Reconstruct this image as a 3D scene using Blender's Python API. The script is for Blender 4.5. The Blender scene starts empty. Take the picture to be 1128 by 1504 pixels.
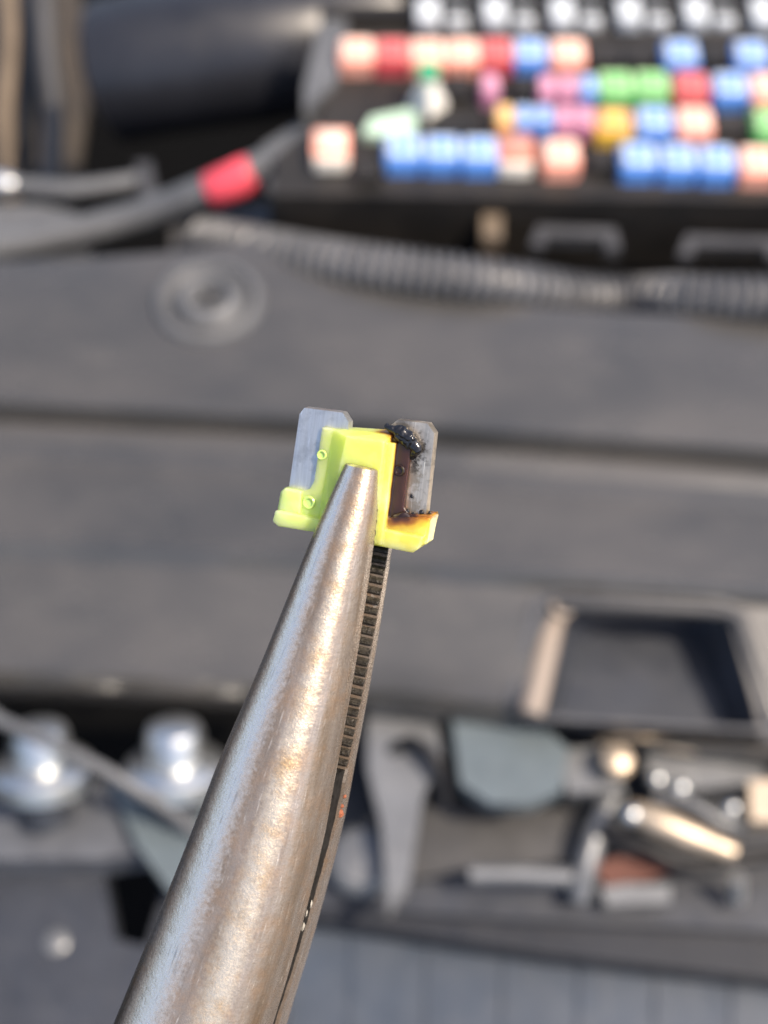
import bpy, bmesh, math, random
from mathutils import Vector, Matrix, noise

random.seed(7)
S = bpy.context.scene
C = S.collection
R = math.radians
# 1 Blender unit = 1 cm (a macro photograph: the fuse is 1.1 cm wide)

# ------------------------------------------------------------------ camera
PITCH = 58.0
LENS = 66.0
K = 36.0 / LENS
CAM = Vector((0.0, -25.0 / math.tan(R(PITCH)), 25.0))
cd = bpy.data.cameras.new('camera')
cam = bpy.data.objects.new('camera', cd)
C.objects.link(cam)
cam.location = CAM
cam.rotation_euler = (R(90 - PITCH), 0, 0)
cd.sensor_fit = 'HORIZONTAL'
cd.sensor_width = 36.0
cd.lens = LENS
cd.clip_start = 0.05
cd.clip_end = 2000.0
FD = 8.9                                   # focus distance, cm
cd.dof.use_dof = True
cd.dof.focus_distance = FD - 0.1
cd.dof.aperture_fstop = 0.37
S.camera = cam
FW = Vector((0, math.sin(R(90 - PITCH)), -math.cos(R(90 - PITCH))))
UP = Vector((0, math.cos(R(90 - PITCH)), math.sin(R(90 - PITCH))))
RT = Vector((1, 0, 0))
s = FD * K / 1128.0                        # cm per photo pixel in the focal plane

# ------------------------------------------------------------------ light
SUN = Vector((0.48, -0.16, 0.86)).normalized()     # towards the sun
sun_el = math.asin(SUN.z)
sun_az = math.atan2(SUN.x, SUN.y)
w = bpy.data.worlds.new('World')
S.world = w
w.use_nodes = True
wn = w.node_tree.nodes
bg = wn['Background']
sky = wn.new('ShaderNodeTexSky')
sky.sky_type = 'NISHITA'
sky.sun_disc = False
sky.sun_elevation = sun_el
sky.sun_rotation = sun_az
sky.dust_density = 3.0
sky.air_density = 0.8
sky.ozone_density = 0.6
w.node_tree.links.new(sky.outputs[0], bg.inputs[0])
bg.inputs[1].default_value = 0.15
sl = bpy.data.lights.new('sun', 'SUN')
so = bpy.data.objects.new('sun', sl)
C.objects.link(so)
so.rotation_euler = SUN.to_track_quat('Z', 'Y').to_euler()
sl.energy = 3.2
sl.angle = R(0.5)
sl.color = (1.0, 0.85, 0.68)
S.view_settings.view_transform = 'Standard'
S.view_settings.look = 'None'
S.view_settings.exposure = 0.92
S.view_settings.gamma = 1.0
S.render.engine = 'CYCLES'
S.cycles.use_denoising = True
S.cycles.max_bounces = 8

# ------------------------------------------------------------------ helpers
def ray(px, py):
    return RT * ((px - 564) / 1128 * K) + UP * ((752 - py) / 1128 * K) + FW

def G(px, py, z):
    """Point at height z seen at photo pixel px, py."""
    d = ray(px, py)
    return CAM + d * ((z - CAM.z) / d.z)

def FP(px, py, wz=0.0):
    """Point near the focal plane, wz photo-pixel units nearer the camera."""
    return CAM + ray(px, py) * (FD - wz * s)

def ppx(z, py):
    """cm per photo pixel across at height z on row py"""
    d = ray(564, py)
    return ((z - CAM.z) / d.z) * K / 1128

def link(name, me, mat=None, parent=None):
    o = bpy.data.objects.new(name, me)
    C.objects.link(o)
    if mat is not None and len(me.materials) == 0:
        me.materials.append(mat)
    if parent is not None:
        o.parent = parent
    return o

def tag(o, label=None, cat=None, group=None, kind=None):
    if label: o['label'] = label
    if cat: o['category'] = cat
    if group: o['group'] = group
    if kind: o['kind'] = kind
    return o

def thing(name, loc, label, cat, group=None):
    o = bpy.data.objects.new(name, None)
    o.empty_display_size = 0.2
    C.objects.link(o)
    o.location = loc
    return tag(o, label, cat, group)

def absloc(o):
    v = Vector((0, 0, 0))
    while o is not None:
        v += o.location
        o = o.parent
    return v

def finish(bm, name, mat, parent=None, bevel=0.0, smooth=True, seg=2):
    """bm is in world coordinates; the object keeps them relative to its parent."""
    if parent is not None:
        off = absloc(parent)
        for v in bm.verts:
            v.co -= off
    if bevel > 0:
        ed = [e for e in bm.edges if len(e.link_faces) == 2 and e.calc_face_angle(0) > 0.5]
        if ed:
            bmesh.ops.bevel(bm, geom=ed, offset=bevel, segments=seg, affect='EDGES', clamp_overlap=True, profile=0.5)
    bmesh.ops.recalc_face_normals(bm, faces=bm.faces)
    me = bpy.data.meshes.new(name)
    bm.to_mesh(me)
    bm.free()
    if smooth:
        for p in me.polygons:
            p.use_smooth = True
        me.set_sharp_from_angle(angle=R(38))
    return link(name, me, mat, parent)

def add_prism(bm, top, down):
    """top: list of world points; down: Vector or list of matching bottom points."""
    n = len(top)
    bot = [p + down for p in top] if isinstance(down, Vector) else down
    a = [bm.verts.new(p) for p in top]
    b = [bm.verts.new(p) for p in bot]
    bm.faces.new(a)
    bm.faces.new(b[::-1])
    for i in range(n):
        j = (i + 1) % n
        bm.faces.new((a[i], b[i], b[j], a[j]))

def slab(name, pix, z, thick, mat, parent=None, bevel=0.06):
    bm = bmesh.new()
    if isinstance(z, (int, float)):
        z = [z] * len(pix)
    add_prism(bm, [G(x, y, zz) for (x, y), zz in zip(pix, z)], Vector((0, 0, -thick)))
    return finish(bm, name, mat, parent, bevel)

def add_box(bm, c, size, rz=0.0):
    m = Matrix.Translation(c) @ Matrix.Rotation(rz, 4, 'Z') @ Matrix.Diagonal((*size, 1))
    bmesh.ops.create_cube(bm, size=1.0, matrix=m)

def spline(pts, n):
    """Catmull-Rom through pts (tuples) -> n+1 samples per span."""
    out = []
    P = [Vector(p) for p in pts]
    P = [2 * P[0] - P[1]] + P + [2 * P[-1] - P[-2]]
    for i in range(1, len(P) - 2):
        for k in range(n):
            t = k / n
            a, b, c, d = P[i - 1], P[i], P[i + 1], P[i + 2]
            out.append(0.5 * ((2 * b) + (c - a) * t + (2 * a - 5 * b + 4 * c - d) * t * t + (3 * b - a - 3 * c + d) * t ** 3))
    out.append(P[-2].copy())
    return out

def loft(bm, rings, closed=True, caps=True, uv=True):
    """rings: list of lists of points, same count."""
    layer = bm.loops.layers.uv.verify() if uv else None
    vs = [[bm.verts.new(p) for p in r] for r in rings]
    n = len(rings[0])
    acc = [0.0]
    for i in range(1, len(rings)):
        ca = sum(rings[i - 1], Vector()) / n
        cb = sum(rings[i], Vector()) / n
        acc.append(acc[-1] + (cb - ca).length)
    for i in range(len(rings) - 1):
        for j in range(n if closed else n - 1):
            k = (j + 1) % n
            f = bm.faces.new((vs[i][j], vs[i][k], vs[i + 1][k], vs[i + 1][j]))
            if uv:
                for lp, (uu, vv) in zip(f.loops, ((j / n, acc[i]), ((j + 1) / n, acc[i]), ((j + 1) / n, acc[i + 1]), (j / n, acc[i + 1]))):
                    lp[layer].uv = (uu, vv)
    if caps and closed:
        bm.faces.new(vs[0][::-1])
        bm.faces.new(vs[-1])

def tube_rings(path, rad, seg=16):
    rings = []
    n = len(path)
    prev = None
    for i, p in enumerate(path):
        t = (path[min(i + 1, n - 1)] - path[max(i - 1, 0)]).normalized()
        ref = Vector((0, 0, 1)) if abs(t.z) < 0.9 else Vector((0, 1, 0))
        if prev is None:
            a = t.cross(ref).normalized()
        else:
            a = (prev - t * prev.dot(t)).normalized()
        prev = a
        b = t.cross(a)
        r = rad(i / max(n - 1, 1)) if callable(rad) else (rad[i] if isinstance(rad, list) else rad)
        rings.append([p + a * (r * math.cos(2 * math.pi * k / seg)) + b * (r * math.sin(2 * math.pi * k / seg)) for k in range(seg)])
    return rings

def tube(name, path, rad, mat, parent=None, seg=16):
    bm = bmesh.new()
    loft(bm, tube_rings(path, rad, seg))
    return finish(bm, name, mat, parent)

def add_lathe(bm, c, prof, seg=32, axis=None):
    """prof: list of (r, h) from bottom to top about the vertical (or axis) through c."""
    q = Matrix.Identity(3) if axis is None else axis.normalized().to_track_quat('Z', 'Y').to_matrix()
    rings = [[c + q @ Vector((max(r, 1e-4) * math.cos(2 * math.pi * k / seg), max(r, 1e-4) * math.sin(2 * math.pi * k / seg), h)) for k in range(seg)] for r, h in prof]
    loft(bm, rings)

def lathe(name, c, prof, mat, parent=None, seg=32, axis=None):
    bm = bmesh.new()
    add_lathe(bm, c, prof, seg, axis)
    return finish(bm, name, mat, parent)

# ------------------------------------------------------------------ materials
def principled(name):
    m = bpy.data.materials.new(name)
    m.use_nodes = True
    nt = m.node_tree
    return m, nt, nt.nodes['Principled BSDF']

def node(nt, t, **kw):
    n = nt.nodes.new(t)
    for k, v in kw.items():
        setattr(n, k, v)
    return n

def mixrgb(nt, fac, a, b, blend='MIX'):
    n = node(nt, 'ShaderNodeMix', data_type='RGBA', blend_type=blend)
    for sock, v in ((n.inputs[0], fac), (n.inputs[6], a), (n.inputs[7], b)):
        if hasattr(v, 'is_output'):
            nt.links.new(v, sock)
        elif isinstance(v, (int, float)):
            sock.default_value = v
        else:
            sock.default_value = (*v, 1.0)
    return n.outputs[2]

def noise_fac(nt, vec, scale, detail=4.0, rough=0.6, lo=0.4, hi=0.6, out=(0, 1)):
    n = node(nt, 'ShaderNodeTexNoise')
    n.inputs['Scale'].default_value = scale
    n.inputs['Detail'].default_value = detail
    n.inputs['Roughness'].default_value = rough
    if vec is not None:
        nt.links.new(vec, n.inputs['Vector'])
    r = node(nt, 'ShaderNodeMapRange')
    r.inputs[1].default_value = lo
    r.inputs[2].default_value = hi
    r.inputs[3].default_value = out[0]
    r.inputs[4].default_value = out[1]
    nt.links.new(n.outputs[0], r.inputs[0])
    return r.outputs[0]

def plain(name, col, rough=0.5, metal=0.0, var=0.25, scale=2.0, col2=None, bump=0.0, bscale=30.0, spec=0.5, rvar=0.1):
    """plastic or metal with dust-like colour and gloss variation"""
    m, nt, b = principled(name)
    tc = node(nt, 'ShaderNodeTexCoord')
    f = noise_fac(nt, tc.outputs['Object'], scale, 5.0, 0.65, 0.3, 0.7)
    c2 = col2 or tuple(min(1.0, c * (1 + var) + 0.01 * var) for c in col)
    nt.links.new(mixrgb(nt, f, col, c2), b.inputs['Base Color'])
    fr = noise_fac(nt, tc.outputs['Object'], scale * 3.1, 4.0, 0.6, 0.3, 0.7, (max(rough - rvar, 0.03), min(rough + rvar, 1)))
    nt.links.new(fr, b.inputs['Roughness'])
    b.inputs['Metallic'].default_value = metal
    b.inputs['Specular IOR Level'].default_value = spec
    if bump > 0:
        n = node(nt, 'ShaderNodeTexNoise')
        n.inputs['Scale'].default_value = bscale
        n.inputs['Detail'].default_value = 4
        nt.links.new(tc.outputs['Object'], n.inputs['Vector'])
        bp = node(nt, 'ShaderNodeBump')
        bp.inputs['Strength'].default_value = bump
        bp.inputs['Distance'].default_value = 0.02
        nt.links.new(n.outputs[0], bp.inputs['Height'])
        nt.links.new(bp.outputs[0], b.inputs['Normal'])
    return m

M = {}
M['cover'] = plain('dusty_black_plastic', (0.034, 0.036, 0.039), 0.33, 0, 1.2, 0.35, col2=(0.060, 0.059, 0.058), bump=0.15, bscale=9)
def cover_mat():
    m, nt, b = principled('dusty_cover_plastic')
    tc = node(nt, 'ShaderNodeTexCoord')
    mp = node(nt, 'ShaderNodeMapping')
    nt.links.new(tc.outputs['Object'], mp.inputs['Vector'])
    mp.inputs['Scale'].default_value = (0.6, 1.0, 1.0)
    f1 = noise_fac(nt, mp.outputs[0], 0.45, 2, 0.45, 0.34, 0.66)
    f2 = noise_fac(nt, mp.outputs[0], 1.3, 3, 0.5, 0.45, 0.75, (0, 0.18))
    f3 = noise_fac(nt, tc.outputs['Object'], 1.3, 6, 0.75, 0.50, 0.74, (0, 0.12))
    c = mixrgb(nt, f1, (0.040, 0.040, 0.039), (0.062, 0.059, 0.055))
    c = mixrgb(nt, f2, c, (0.120, 0.110, 0.098))
    c = mixrgb(nt, f3, c, (0.036, 0.037, 0.040))
    nt.links.new(c, b.inputs['Base Color'])
    fr = noise_fac(nt, mp.outputs[0], 1.5, 5, 0.65, 0.3, 0.7, (0.16, 0.30))
    nt.links.new(fr, b.inputs['Roughness'])
    b.inputs['Specular IOR Level'].default_value = 0.75
    n = node(nt, 'ShaderNodeTexNoise'); n.inputs['Scale'].default_value = 9
    nt.links.new(tc.outputs['Object'], n.inputs['Vector'])
    bp = node(nt, 'ShaderNodeBump'); bp.inputs['Strength'].default_value = 0.15; bp.inputs['Distance'].default_value = 0.02
    nt.links.new(n.outputs[0], bp.inputs['Height']); nt.links.new(bp.outputs[0], b.inputs['Normal'])
    return m
M['cover'] = cover_mat()
M['pin'] = plain('worn_clip_plastic', (0.065, 0.067, 0.07), 0.55, 0, 0.5, 1.5)
M['black'] = plain('black_plastic', (0.006, 0.006, 0.007), 0.5, 0, 0.3, 1.0, spec=0.3)
M['deck'] = plain('fuse_box_plastic', (0.010, 0.010, 0.010), 0.5, 0, 0.6, 0.8, col2=(0.030, 0.026, 0.022), spec=0.35)
M['darkgrey'] = plain('dark_grey_plastic', (0.026, 0.026, 0.027), 0.45, 0, 0.8, 0.6)
M['grey'] = plain('grey_plastic', (0.075, 0.078, 0.082), 0.5, 0, 0.6, 0.6)
M['rubber'] = plain('black_rubber', (0.014, 0.015, 0.019), 0.36, 0, 0.3, 0.5)
M['loom'] = plain('corrugated_plastic', (0.062, 0.063, 0.066), 0.4, 0, 0.6, 1.0)
M['red'] = plain('red_tape', (0.60, 0.065, 0.09), 0.38, 0, 0.3, 2.0)
M['zinc'] = plain('zinc_plated_steel', (0.58, 0.59, 0.58), 0.36, 0.95, 0.1, 3.0)
M['steel'] = plain('dull_bracket_steel', (0.13, 0.135, 0.14), 0.42, 0.5, 0.35, 1.2)
M['steelblue'] = plain('painted_bracket', (0.075, 0.095, 0.105), 0.4, 0.1, 0.3, 1.2)
M['brass'] = plain('dirty_latch_metal', (0.40, 0.33, 0.25), 0.45, 0.7, 0.3, 1.6)
M['rust'] = plain('rusty_steel', (0.07, 0.022, 0.013), 0.7, 0.0, 0.5, 4.0)
M['slate'] = plain('slate_plastic', (0.022, 0.025, 0.032), 0.4, 0, 0.4, 0.7)
M['grille'] = plain('grille_plastic', (0.034, 0.044, 0.060), 0.36, 0, 0.3, 0.5)
M['tan'] = plain('dusty_tan', (0.10, 0.075, 0.05), 0.7, 0, 0.5, 1.0)
M['white'] = plain('white_plastic', (0.68, 0.66, 0.60), 0.45, 0, 0.1, 3.0)
M['relay'] = plain('pale_relay_plastic', (0.42, 0.45, 0.47), 0.35, 0, 0.3, 3.0)
M['mint'] = plain('mint_plastic', (0.38, 0.52, 0.40), 0.5, 0, 0.2, 2.0)
M['bay'] = plain('bay_floor', (0.003, 0.003, 0.003), 0.9, 0, 0.0, 0.3, spec=0.03)  # near black: shade from hood and fenders is put into the colour

FCOL = {  # second colour: clear window top, paled to stand for sun and sky sheen
    'peach': ((0.90, 0.38, 0.26), (0.95, 0.70, 0.58)),
    'red': ((0.58, 0.03, 0.04), (0.62, 0.22, 0.20)),
    'blue': ((0.06, 0.25, 0.70), (0.52, 0.62, 0.78)),
    'green': ((0.10, 0.46, 0.10), (0.42, 0.66, 0.33)),
    'pink': ((0.60, 0.22, 0.36), (0.68, 0.38, 0.48)),
    'amber': ((0.80, 0.42, 0.12), (0.84, 0.60, 0.28)),
    'yellow': ((0.80, 0.50, 0.02), (0.66, 0.34, 0.22)),
    'brown': ((0.50, 0.16, 0.09), (0.55, 0.28, 0.22)),
    'cream': ((0.75, 0.70, 0.60), (0.80, 0.75, 0.66)),
}
for k, (a, b_) in FCOL.items():
    M['f_' + k] = plain('fuse_' + k, tuple(0.88 * q + 0.05 for q in a), 0.4, 0, 0.1, 3.0)
    M['w_' + k] = plain('fuse_top_' + k, tuple(0.8 * q for q in b_), 0.36, 0, 0.1, 3.0)

# ================================================================== SETTING
bm = bmesh.new()
add_box(bm, Vector((0, 20, -45.5)), (320, 260, 1.0))
tag(finish(bm, 'bay_floor', M['bay']), kind='structure')

# ------------------------------------------------------------------ radiator cover (swept profile with ridges)
XS = [-2000, -700, -250, 0, 140, 300, 420, 564, 700, 850, 1000, 1128, 1400, 1850, 3000]
def line(ctrl):
    """interpolate a pixel polyline at XS"""
    out = []
    for x in XS:
        if x <= ctrl[0][0]:
            (xa, ya), (xb, yb) = ctrl[0], ctrl[1]
        elif x >= ctrl[-1][0]:
            (xa, ya), (xb, yb) = ctrl[-2], ctrl[-1]
        else:
            for (xa, ya), (xb, yb) in zip(ctrl, ctrl[1:]):
                if xa <= x <= xb:
                    break
        out.append((x, ya + (yb - ya) * (x - xa) / (xb - xa)))
    return out

cover = thing('radiator_cover', G(564, 700, -1.0), 'dusty black plastic cover with long stepped ridges between fuse box and latch', 'engine cover')
rows = []
r1 = [G(x, y, 0.0) for x, y in line([(0, 384), (140, 378), (300, 366), (420, 350), (564, 408), (700, 440), (850, 455), (1128, 470)])]
rows.append([p + Vector((0, 0.35, -3.0)) for p in r1])
rows.append([p + Vector((0, 0.12, -0.15)) for p in r1])
rows.append(r1)
r2 = [G(x, y, 0.10) for x, y in line([(0, 582), (564, 612), (1128, 652)])]
rows.append([a * 0.5 + b * 0.5 + Vector((0, 0, 0.05)) for a, b in zip(r1, r2)])
rows.append(r2)
rows.append([p + Vector((0, -0.10, -0.10)) for p in r2])
rows.append([p + Vector((0, -0.12, -0.75)) for p in r2])
rows.append([G(x, y, -0.50) for x, y in line([(0, 622), (564, 652), (1128, 698)])])
rows.append([G(x, y, -0.60) for x, y in line([(0, 645), (564, 680), (1128, 722)])])
rows.append([G(x, y, -0.90) for x, y in line([(0, 672), (564, 706), (1128, 752)])])
r5 = [G(x, y, -0.62) for x, y in line([(0, 785), (564, 812), (1128, 858)])]
rows.append(r5)
rows.append([p + Vector((0, -0.16, -0.14)) for p in r5])
rows.append([p + Vector((0, -0.30, -0.40)) for p in r5])
rows.append([G(x, y, -1.08) for x, y in line([(0, 822), (564, 852), (1128, 888)])])
rows.append([G(x, y, -1.50) for x, y in line([(0, 930), (564, 962), (1128, 1030)])])
r8 = [G(x, y, -1.85) for x, y in line([(0, 985), (564, 1012), (1128, 1085)])]
rows.append(r8)
rows.append([p + Vector((0, -0.18, -0.35)) for p in r8])
rows.append([p + Vector((0, -0.20, -0.9)) for p in r8])
# smooth along x
rows2 = []
for r in rows:
    rows2.append(spline([tuple(p) for p in r], 4))
bm = bmesh.new()
loft(bm, rows2, closed=False)
# give the sheet a wall thickness underneath
for v in bm.verts:
    pass
ov = finish(bm, 'moulded_panel', M['cover'], cover)
sm = ov.modifiers.new('solid', 'SOLIDIFY')
sm.thickness = 0.25
sm.offset = -1
bv = ov.modifiers.new('bev', 'BEVEL')
bv.width = 0.13
bv.segments = 3
bv.limit_method = 'ANGLE'
bv.angle_limit = R(25)
tray_rim = [(806, 880), (1070, 896), (1130, 1074), (762, 1050)]
bm = bmesh.new()
add_prism(bm, [G(x, y, -1.0) for x, y in tray_rim], [G(x, y, -1.7) + Vector((0, 0, -1.3)) for x, y in tray_rim])
cutter = finish(bm, 'cutter', None)
bo = ov.modifiers.new('bool', 'BOOLEAN')
bo.operation = 'DIFFERENCE'
bo.object = cutter
bo.solver = 'EXACT'
me = bpy.data.meshes.new_from_object(ov.evaluated_get(bpy.context.evaluated_depsgraph_get()))
ov.modifiers.clear()
ov.data = me
for p in me.polygons:
    p.use_smooth = True
me.set_sharp_from_angle(angle=R(30))
bpy.data.objects.remove(cutter)

# push pin on the upper face
pc = G(307, 446, 0.03)
k0 = ppx(0.05, 446)
pin = lathe('push_pin', pc, [(82 * k0, -0.05), (82 * k0, 0.06), (77 * k0, 0.20), (68 * k0, 0.24), (62 * k0, 0.10), (56 * k0, 0.02), (48 * k0, 0.26), (38 * k0, 0.34), (30 * k0, 0.30), (24 * k0, 0.10), (14 * k0, 0.08), (10 * k0, 0.09), (0.0, 0.10)], M['pin'], cover, 40)
bm = bmesh.new()
for a in (0.4, 0.4 + math.pi / 2):
    add_box(bm, pc + Vector((0, 0, 0.155)), (0.62, 0.08, 0.03), a)
finish(bm, 'drive_slot', M['black'], pin, 0.01)

# tray moulded into the front right of the cover
def on_panel(x, y):
    hit, loc, nor, idx = ov.ray_cast(CAM - absloc(ov), ray(x, y).normalized())
    return loc + absloc(ov) if hit else G(x, y, -1.75)
bpy.context.view_layer.update()
def rounded(q, r=0.16, n=4):
    out = []
    for i in range(len(q)):
        a, b, c = Vector(q[i - 1]), Vector(q[i]), Vector(q[(i + 1) % len(q)])
        p0, p1 = b.lerp(a, r), b.lerp(c, r)
        for k in range(n + 1):
            u = k / n
            v = p0 * (1 - u) ** 2 + b * 2 * u * (1 - u) + p1 * u * u
            out.append((v.x, v.y))
    return out
flange = rounded([(786, 868), (1086, 884), (1152, 1080), (738, 1056)], 0.12)
floor_ = rounded([(858, 930), (1016, 924), (1076, 1080), (812, 1070)], 0.2)
NT = len(flange)
bm = bmesh.new()
Fo = [bm.verts.new(on_panel(x, y) + Vector((0, 0, -0.05))) for x, y in flange]
Ft = [bm.verts.new(on_panel(x, y) + Vector((0, 0, 0.10))) for x, y in flange]
Ti = [bm.verts.new(f.co.lerp(sum((g.co for g in Ft), Vector()) / NT, 0.06)) for f in Ft]
Fl = [bm.verts.new(G(x, y, -2.7)) for x, y in floor_]
for i in range(NT):
    j = (i + 1) % NT
    bm.faces.new((Fo[i], Fo[j], Ft[j], Ft[i]))
    bm.faces.new((Ft[i], Ft[j], Ti[j], Ti[i]))
    bm.faces.new((Ti[i], Ti[j], Fl[j], Fl[i]))
bm.faces.new(Fl)
finish(bm, 'recessed_tray', M['slate'], cover, 0.05, seg=2)
M['dusty'] = plain('sunlit_dusty_rim', (0.20, 0.165, 0.135), 0.5, 0, 0.4, 0.8)  # dusty tan, with sunlight on the left rim put into the colour
rimp = [on_panel(x, y) + Vector((0, 0, 0.0)) for x, y in [(778, 1052), (786, 1020), (802, 950), (814, 900), (828, 888)]]
tube('tray_rim', spline([tuple(p) for p in rimp], 6), 0.27, M['dusty'], cover, 18)
rimp = [on_panel(x, y) for x, y in [(826, 886), (900, 888), (980, 892), (1060, 898), (1084, 910), (1104, 960), (1138, 1060)]]
tube('tray_rim', spline([tuple(p) for p in rimp], 6), 0.16, M['cover'], cover, 18)

# ------------------------------------------------------------------ corrugated conduit
def conduit(ctrl, rad, label):
    path = spline([tuple(G(x, y, z)) for x, y, z in ctrl], 50)
    acc = 0.0
    rads = []
    for i, p in enumerate(path):
        if i:
            acc += (p - path[i - 1]).length
        q = math.sin(acc * 2 * math.pi / 0.29)
        rads.append(rad + 0.06 * max(-1, min(1, q * 3)))
    tag(tube('corrugated_conduit', path, rads, M['loom'], None, 20), label, 'conduit')
conduit([(300, 352, -1.6), (390, 368, -0.5), (480, 384, 0.0), (600, 400, 0.2), (740, 418, 0.05), (850, 436, -0.75), (930, 440, -0.95), (1010, 438, -0.15), (1128, 440, 0.2), (1300, 444, 0.2), (1600, 444, -0.3)], 0.52, 'grey corrugated conduit running along the rear edge of the cover from below the red sleeve')

# ------------------------------------------------------------------ fuse box
ZD = 0.55
fb = thing('fuse_box', G(800, 180, -2.0), 'open black fuse box filled with rows of coloured fuses', 'fuse box')
slab('base_deck', [(498, 22), (1500, 22), (1500, 300), (400, 286), (404, 230), (470, 172)], ZD, 2.4, M['deck'], fb, 0.08)
slab('end_wall', [(474, 20), (512, 20), (494, 118), (446, 165), (446, 128)], 0.75, 2.6, M['grey'], fb, 0.08)
slab('rear_wall', [(470, 20), (470, 6), (1500, 6), (1500, 20)], 0.9, 2.6, M['deck'], fb, 0.05)
slab('front_wall', [(392, 262), (1500, 282), (1500, 300), (392, 280)], 0.5, 2.2, M['darkgrey'], fb, 0.05)
for i, (xa, xb, y) in enumerate([(782, 912, 338), (1000, 1150, 352)]):
    slab('clip_tab', [(xa + 8, y - 8), (xb - 8, y - 4), (xb, y + 26), (xb - 22, y + 27), (xb - 24, y + 10), (xa + 20, y + 8), (xa + 18, y + 24), (xa - 4, y + 22)], 0.1, 0.35, M['darkgrey'], fb, 0.05)
slab('latch_post', [(708, 288), (738, 290), (738, 350), (708, 348)], 0.0, 1.4, M['tan'], fb, 0.05)
# sockets: raised black cells between fuses
for (xa, xb, y) in [(868, 915, 78), (918, 966, 78), (1030, 1072, 78), (655, 690, 125), (755, 785, 125), (1050, 1098, 180), (868, 905, 232), (560, 590, 228), (520, 560, 246), (640, 690, 180)]:
    c = slab('socket', [(xa, y - 14), (xb, y - 14), (xb, y + 14), (xa, y + 14)], ZD + 0.3, 0.4, M['deck'], fb, 0.04)

def fuse_proto(kind, W, D, H):
    """body mesh, pale raised top with a window and a pair of contact slots"""
    bm = bmesh.new()
    add_box(bm, Vector((0, 0, H / 2)), (W, D, H))
    bmesh.ops.bevel(bm, geom=[e for e in bm.edges], offset=0.06, segments=2, affect='EDGES')
    bmesh.ops.recalc_face_normals(bm, faces=bm.faces)
    body = bpy.data.meshes.new('body'); bm.to_mesh(body); bm.free()
    bm = bmesh.new()
    w_, d_ = W * 0.84, D * 0.80
    add_box(bm, Vector((0, 0.02, H + 0.015)), (w_, d_, 0.07))
    bmesh.ops.bevel(bm, geom=[e for e in bm.edges], offset=0.02, segments=1, affect='EDGES')
    top = bpy.data.meshes.new('top'); bm.to_mesh(top); bm.free()
    bm = bmesh.new()
    add_box(bm, Vector((0, 0.02, H + 0.052)), (W * 0.44, D * 0.44, 0.02))
    slot = bpy.data.meshes.new('centre_mark'); bm.to_mesh(slot); bm.free()
    body.materials.append(M['f_' + kind]); top.materials.append(M['w_' + kind]); slot.materials.append(M['f_' + kind])
    for me in (body, top, slot):
        for p in me.polygons: p.use_smooth = True
        me.set_sharp_from_angle(angle=R(38))
    return body, top, slot

PROTO = {}
ZT = 1.05
def fuse(px, py, kind, label, size='large', group=None):
    W, D, H = {'large': (0.87, 0.90, 0.85), 'small': (0.44, 0.70, 0.70), 'mid': (0.9, 0.86, 0.95)}[size]
    key = (kind, size)
    if key not in PROTO:
        PROTO[key] = fuse_proto(kind, W, D, H)
    p = G(px, py, ZT)
    p.z = ZT - H
    t = thing(('cartridge_fuse' if size != 'small' else 'mini_fuse'), p, label, 'fuse', group or ('cartridge fuses in the fuse box' if size != 'small' else 'small fuses in the middle of the fuse box'))
    t.rotation_euler.z = R(random.uniform(-1.5, 1.5))
    for nm, me in zip(('body', 'top', 'centre_mark'), PROTO[key]):
        link(nm, me, None, t)

fuse(524, 72, 'peach', 'peach fuse at the far left end of the rear row')
fuse(575, 73, 'red', 'red fuse between two peach fuses in the rear row')
fuse(627, 74, 'peach', 'peach fuse just right of the first red one in the rear row')
fuse(679, 74, 'peach', 'peach fuse just left of the red and blue pair in the rear row')
fuse(729, 73, 'red', 'red fuse beside the blue one in the rear row')
fuse(778, 73, 'blue', 'blue fuse between red and peach fuses in the rear row')
fuse(834, 74, 'peach', 'peach fuse at the end of the rear row before the empty sockets')
fuse(1000, 75, 'blue', 'blue fuse standing alone between empty sockets in the rear row')
fuse(1104, 76, 'blue', 'blue fuse at the right end of the rear row by the frame edge')
fuse(720, 122, 'pink', 'lone small pink fuse behind the amber one', 'small')
fuse(804, 124, 'pink', 'left one of two adjacent small pink fuses below the blue rear fuse', 'small')
fuse(834, 124, 'pink', 'small pink fuse touching the small blue fuse in the second row', 'small')
fuse(864, 124, 'blue', 'small blue fuse beside the left green fuse', 'small')
fuse(904, 122, 'green', 'green fuse next to the small blue fuse in the second row')
fuse(957, 122, 'green', 'green fuse next to the red one in the second row')
fuse(1015, 123, 'red', 'red fuse between green and blue fuses in the second row')
fuse(1073, 124, 'blue', 'blue fuse right of the red one in the second row')
fuse(1128, 125, 'peach', 'peach fuse at the right end of the second row')
fuse(741, 168, 'amber', 'small amber fuse left of two small blue ones', 'small')
fuse(770, 169, 'blue', 'small blue fuse touching the amber one', 'small')
fuse(799, 169, 'blue', 'small blue fuse touching a small pink one in the third row', 'small')
fuse(829, 170, 'pink', 'small pink fuse right of the small blue pair', 'small')
fuse(858, 170, 'pink', 'small pink fuse beside the orange and yellow one', 'small')
fuse(901, 176, 'yellow', 'orange topped fuse with bright yellow base in the third row', 'mid')
fuse(961, 174, 'blue', 'blue fuse between the yellow based and peach fuses')
fuse(1020, 175, 'peach', 'peach fuse beside an empty socket in the third row')
fuse(1133, 177, 'green', 'green fuse at the right edge of the third row')
fuse(592, 216, 'blue', 'blue fuse at the left of three in the front row below the white connector')
fuse(648, 217, 'blue', 'middle blue fuse of three in the front row below the white connector')
fuse(704, 219, 'blue', 'blue fuse touching the brown and white one in the front row')
fuse(824, 223, 'peach', 'peach fuse beside the brown and white fuse in the front row')
fuse(938, 228, 'blue', 'blue fuse just below the yellow based one in the front row')
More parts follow.
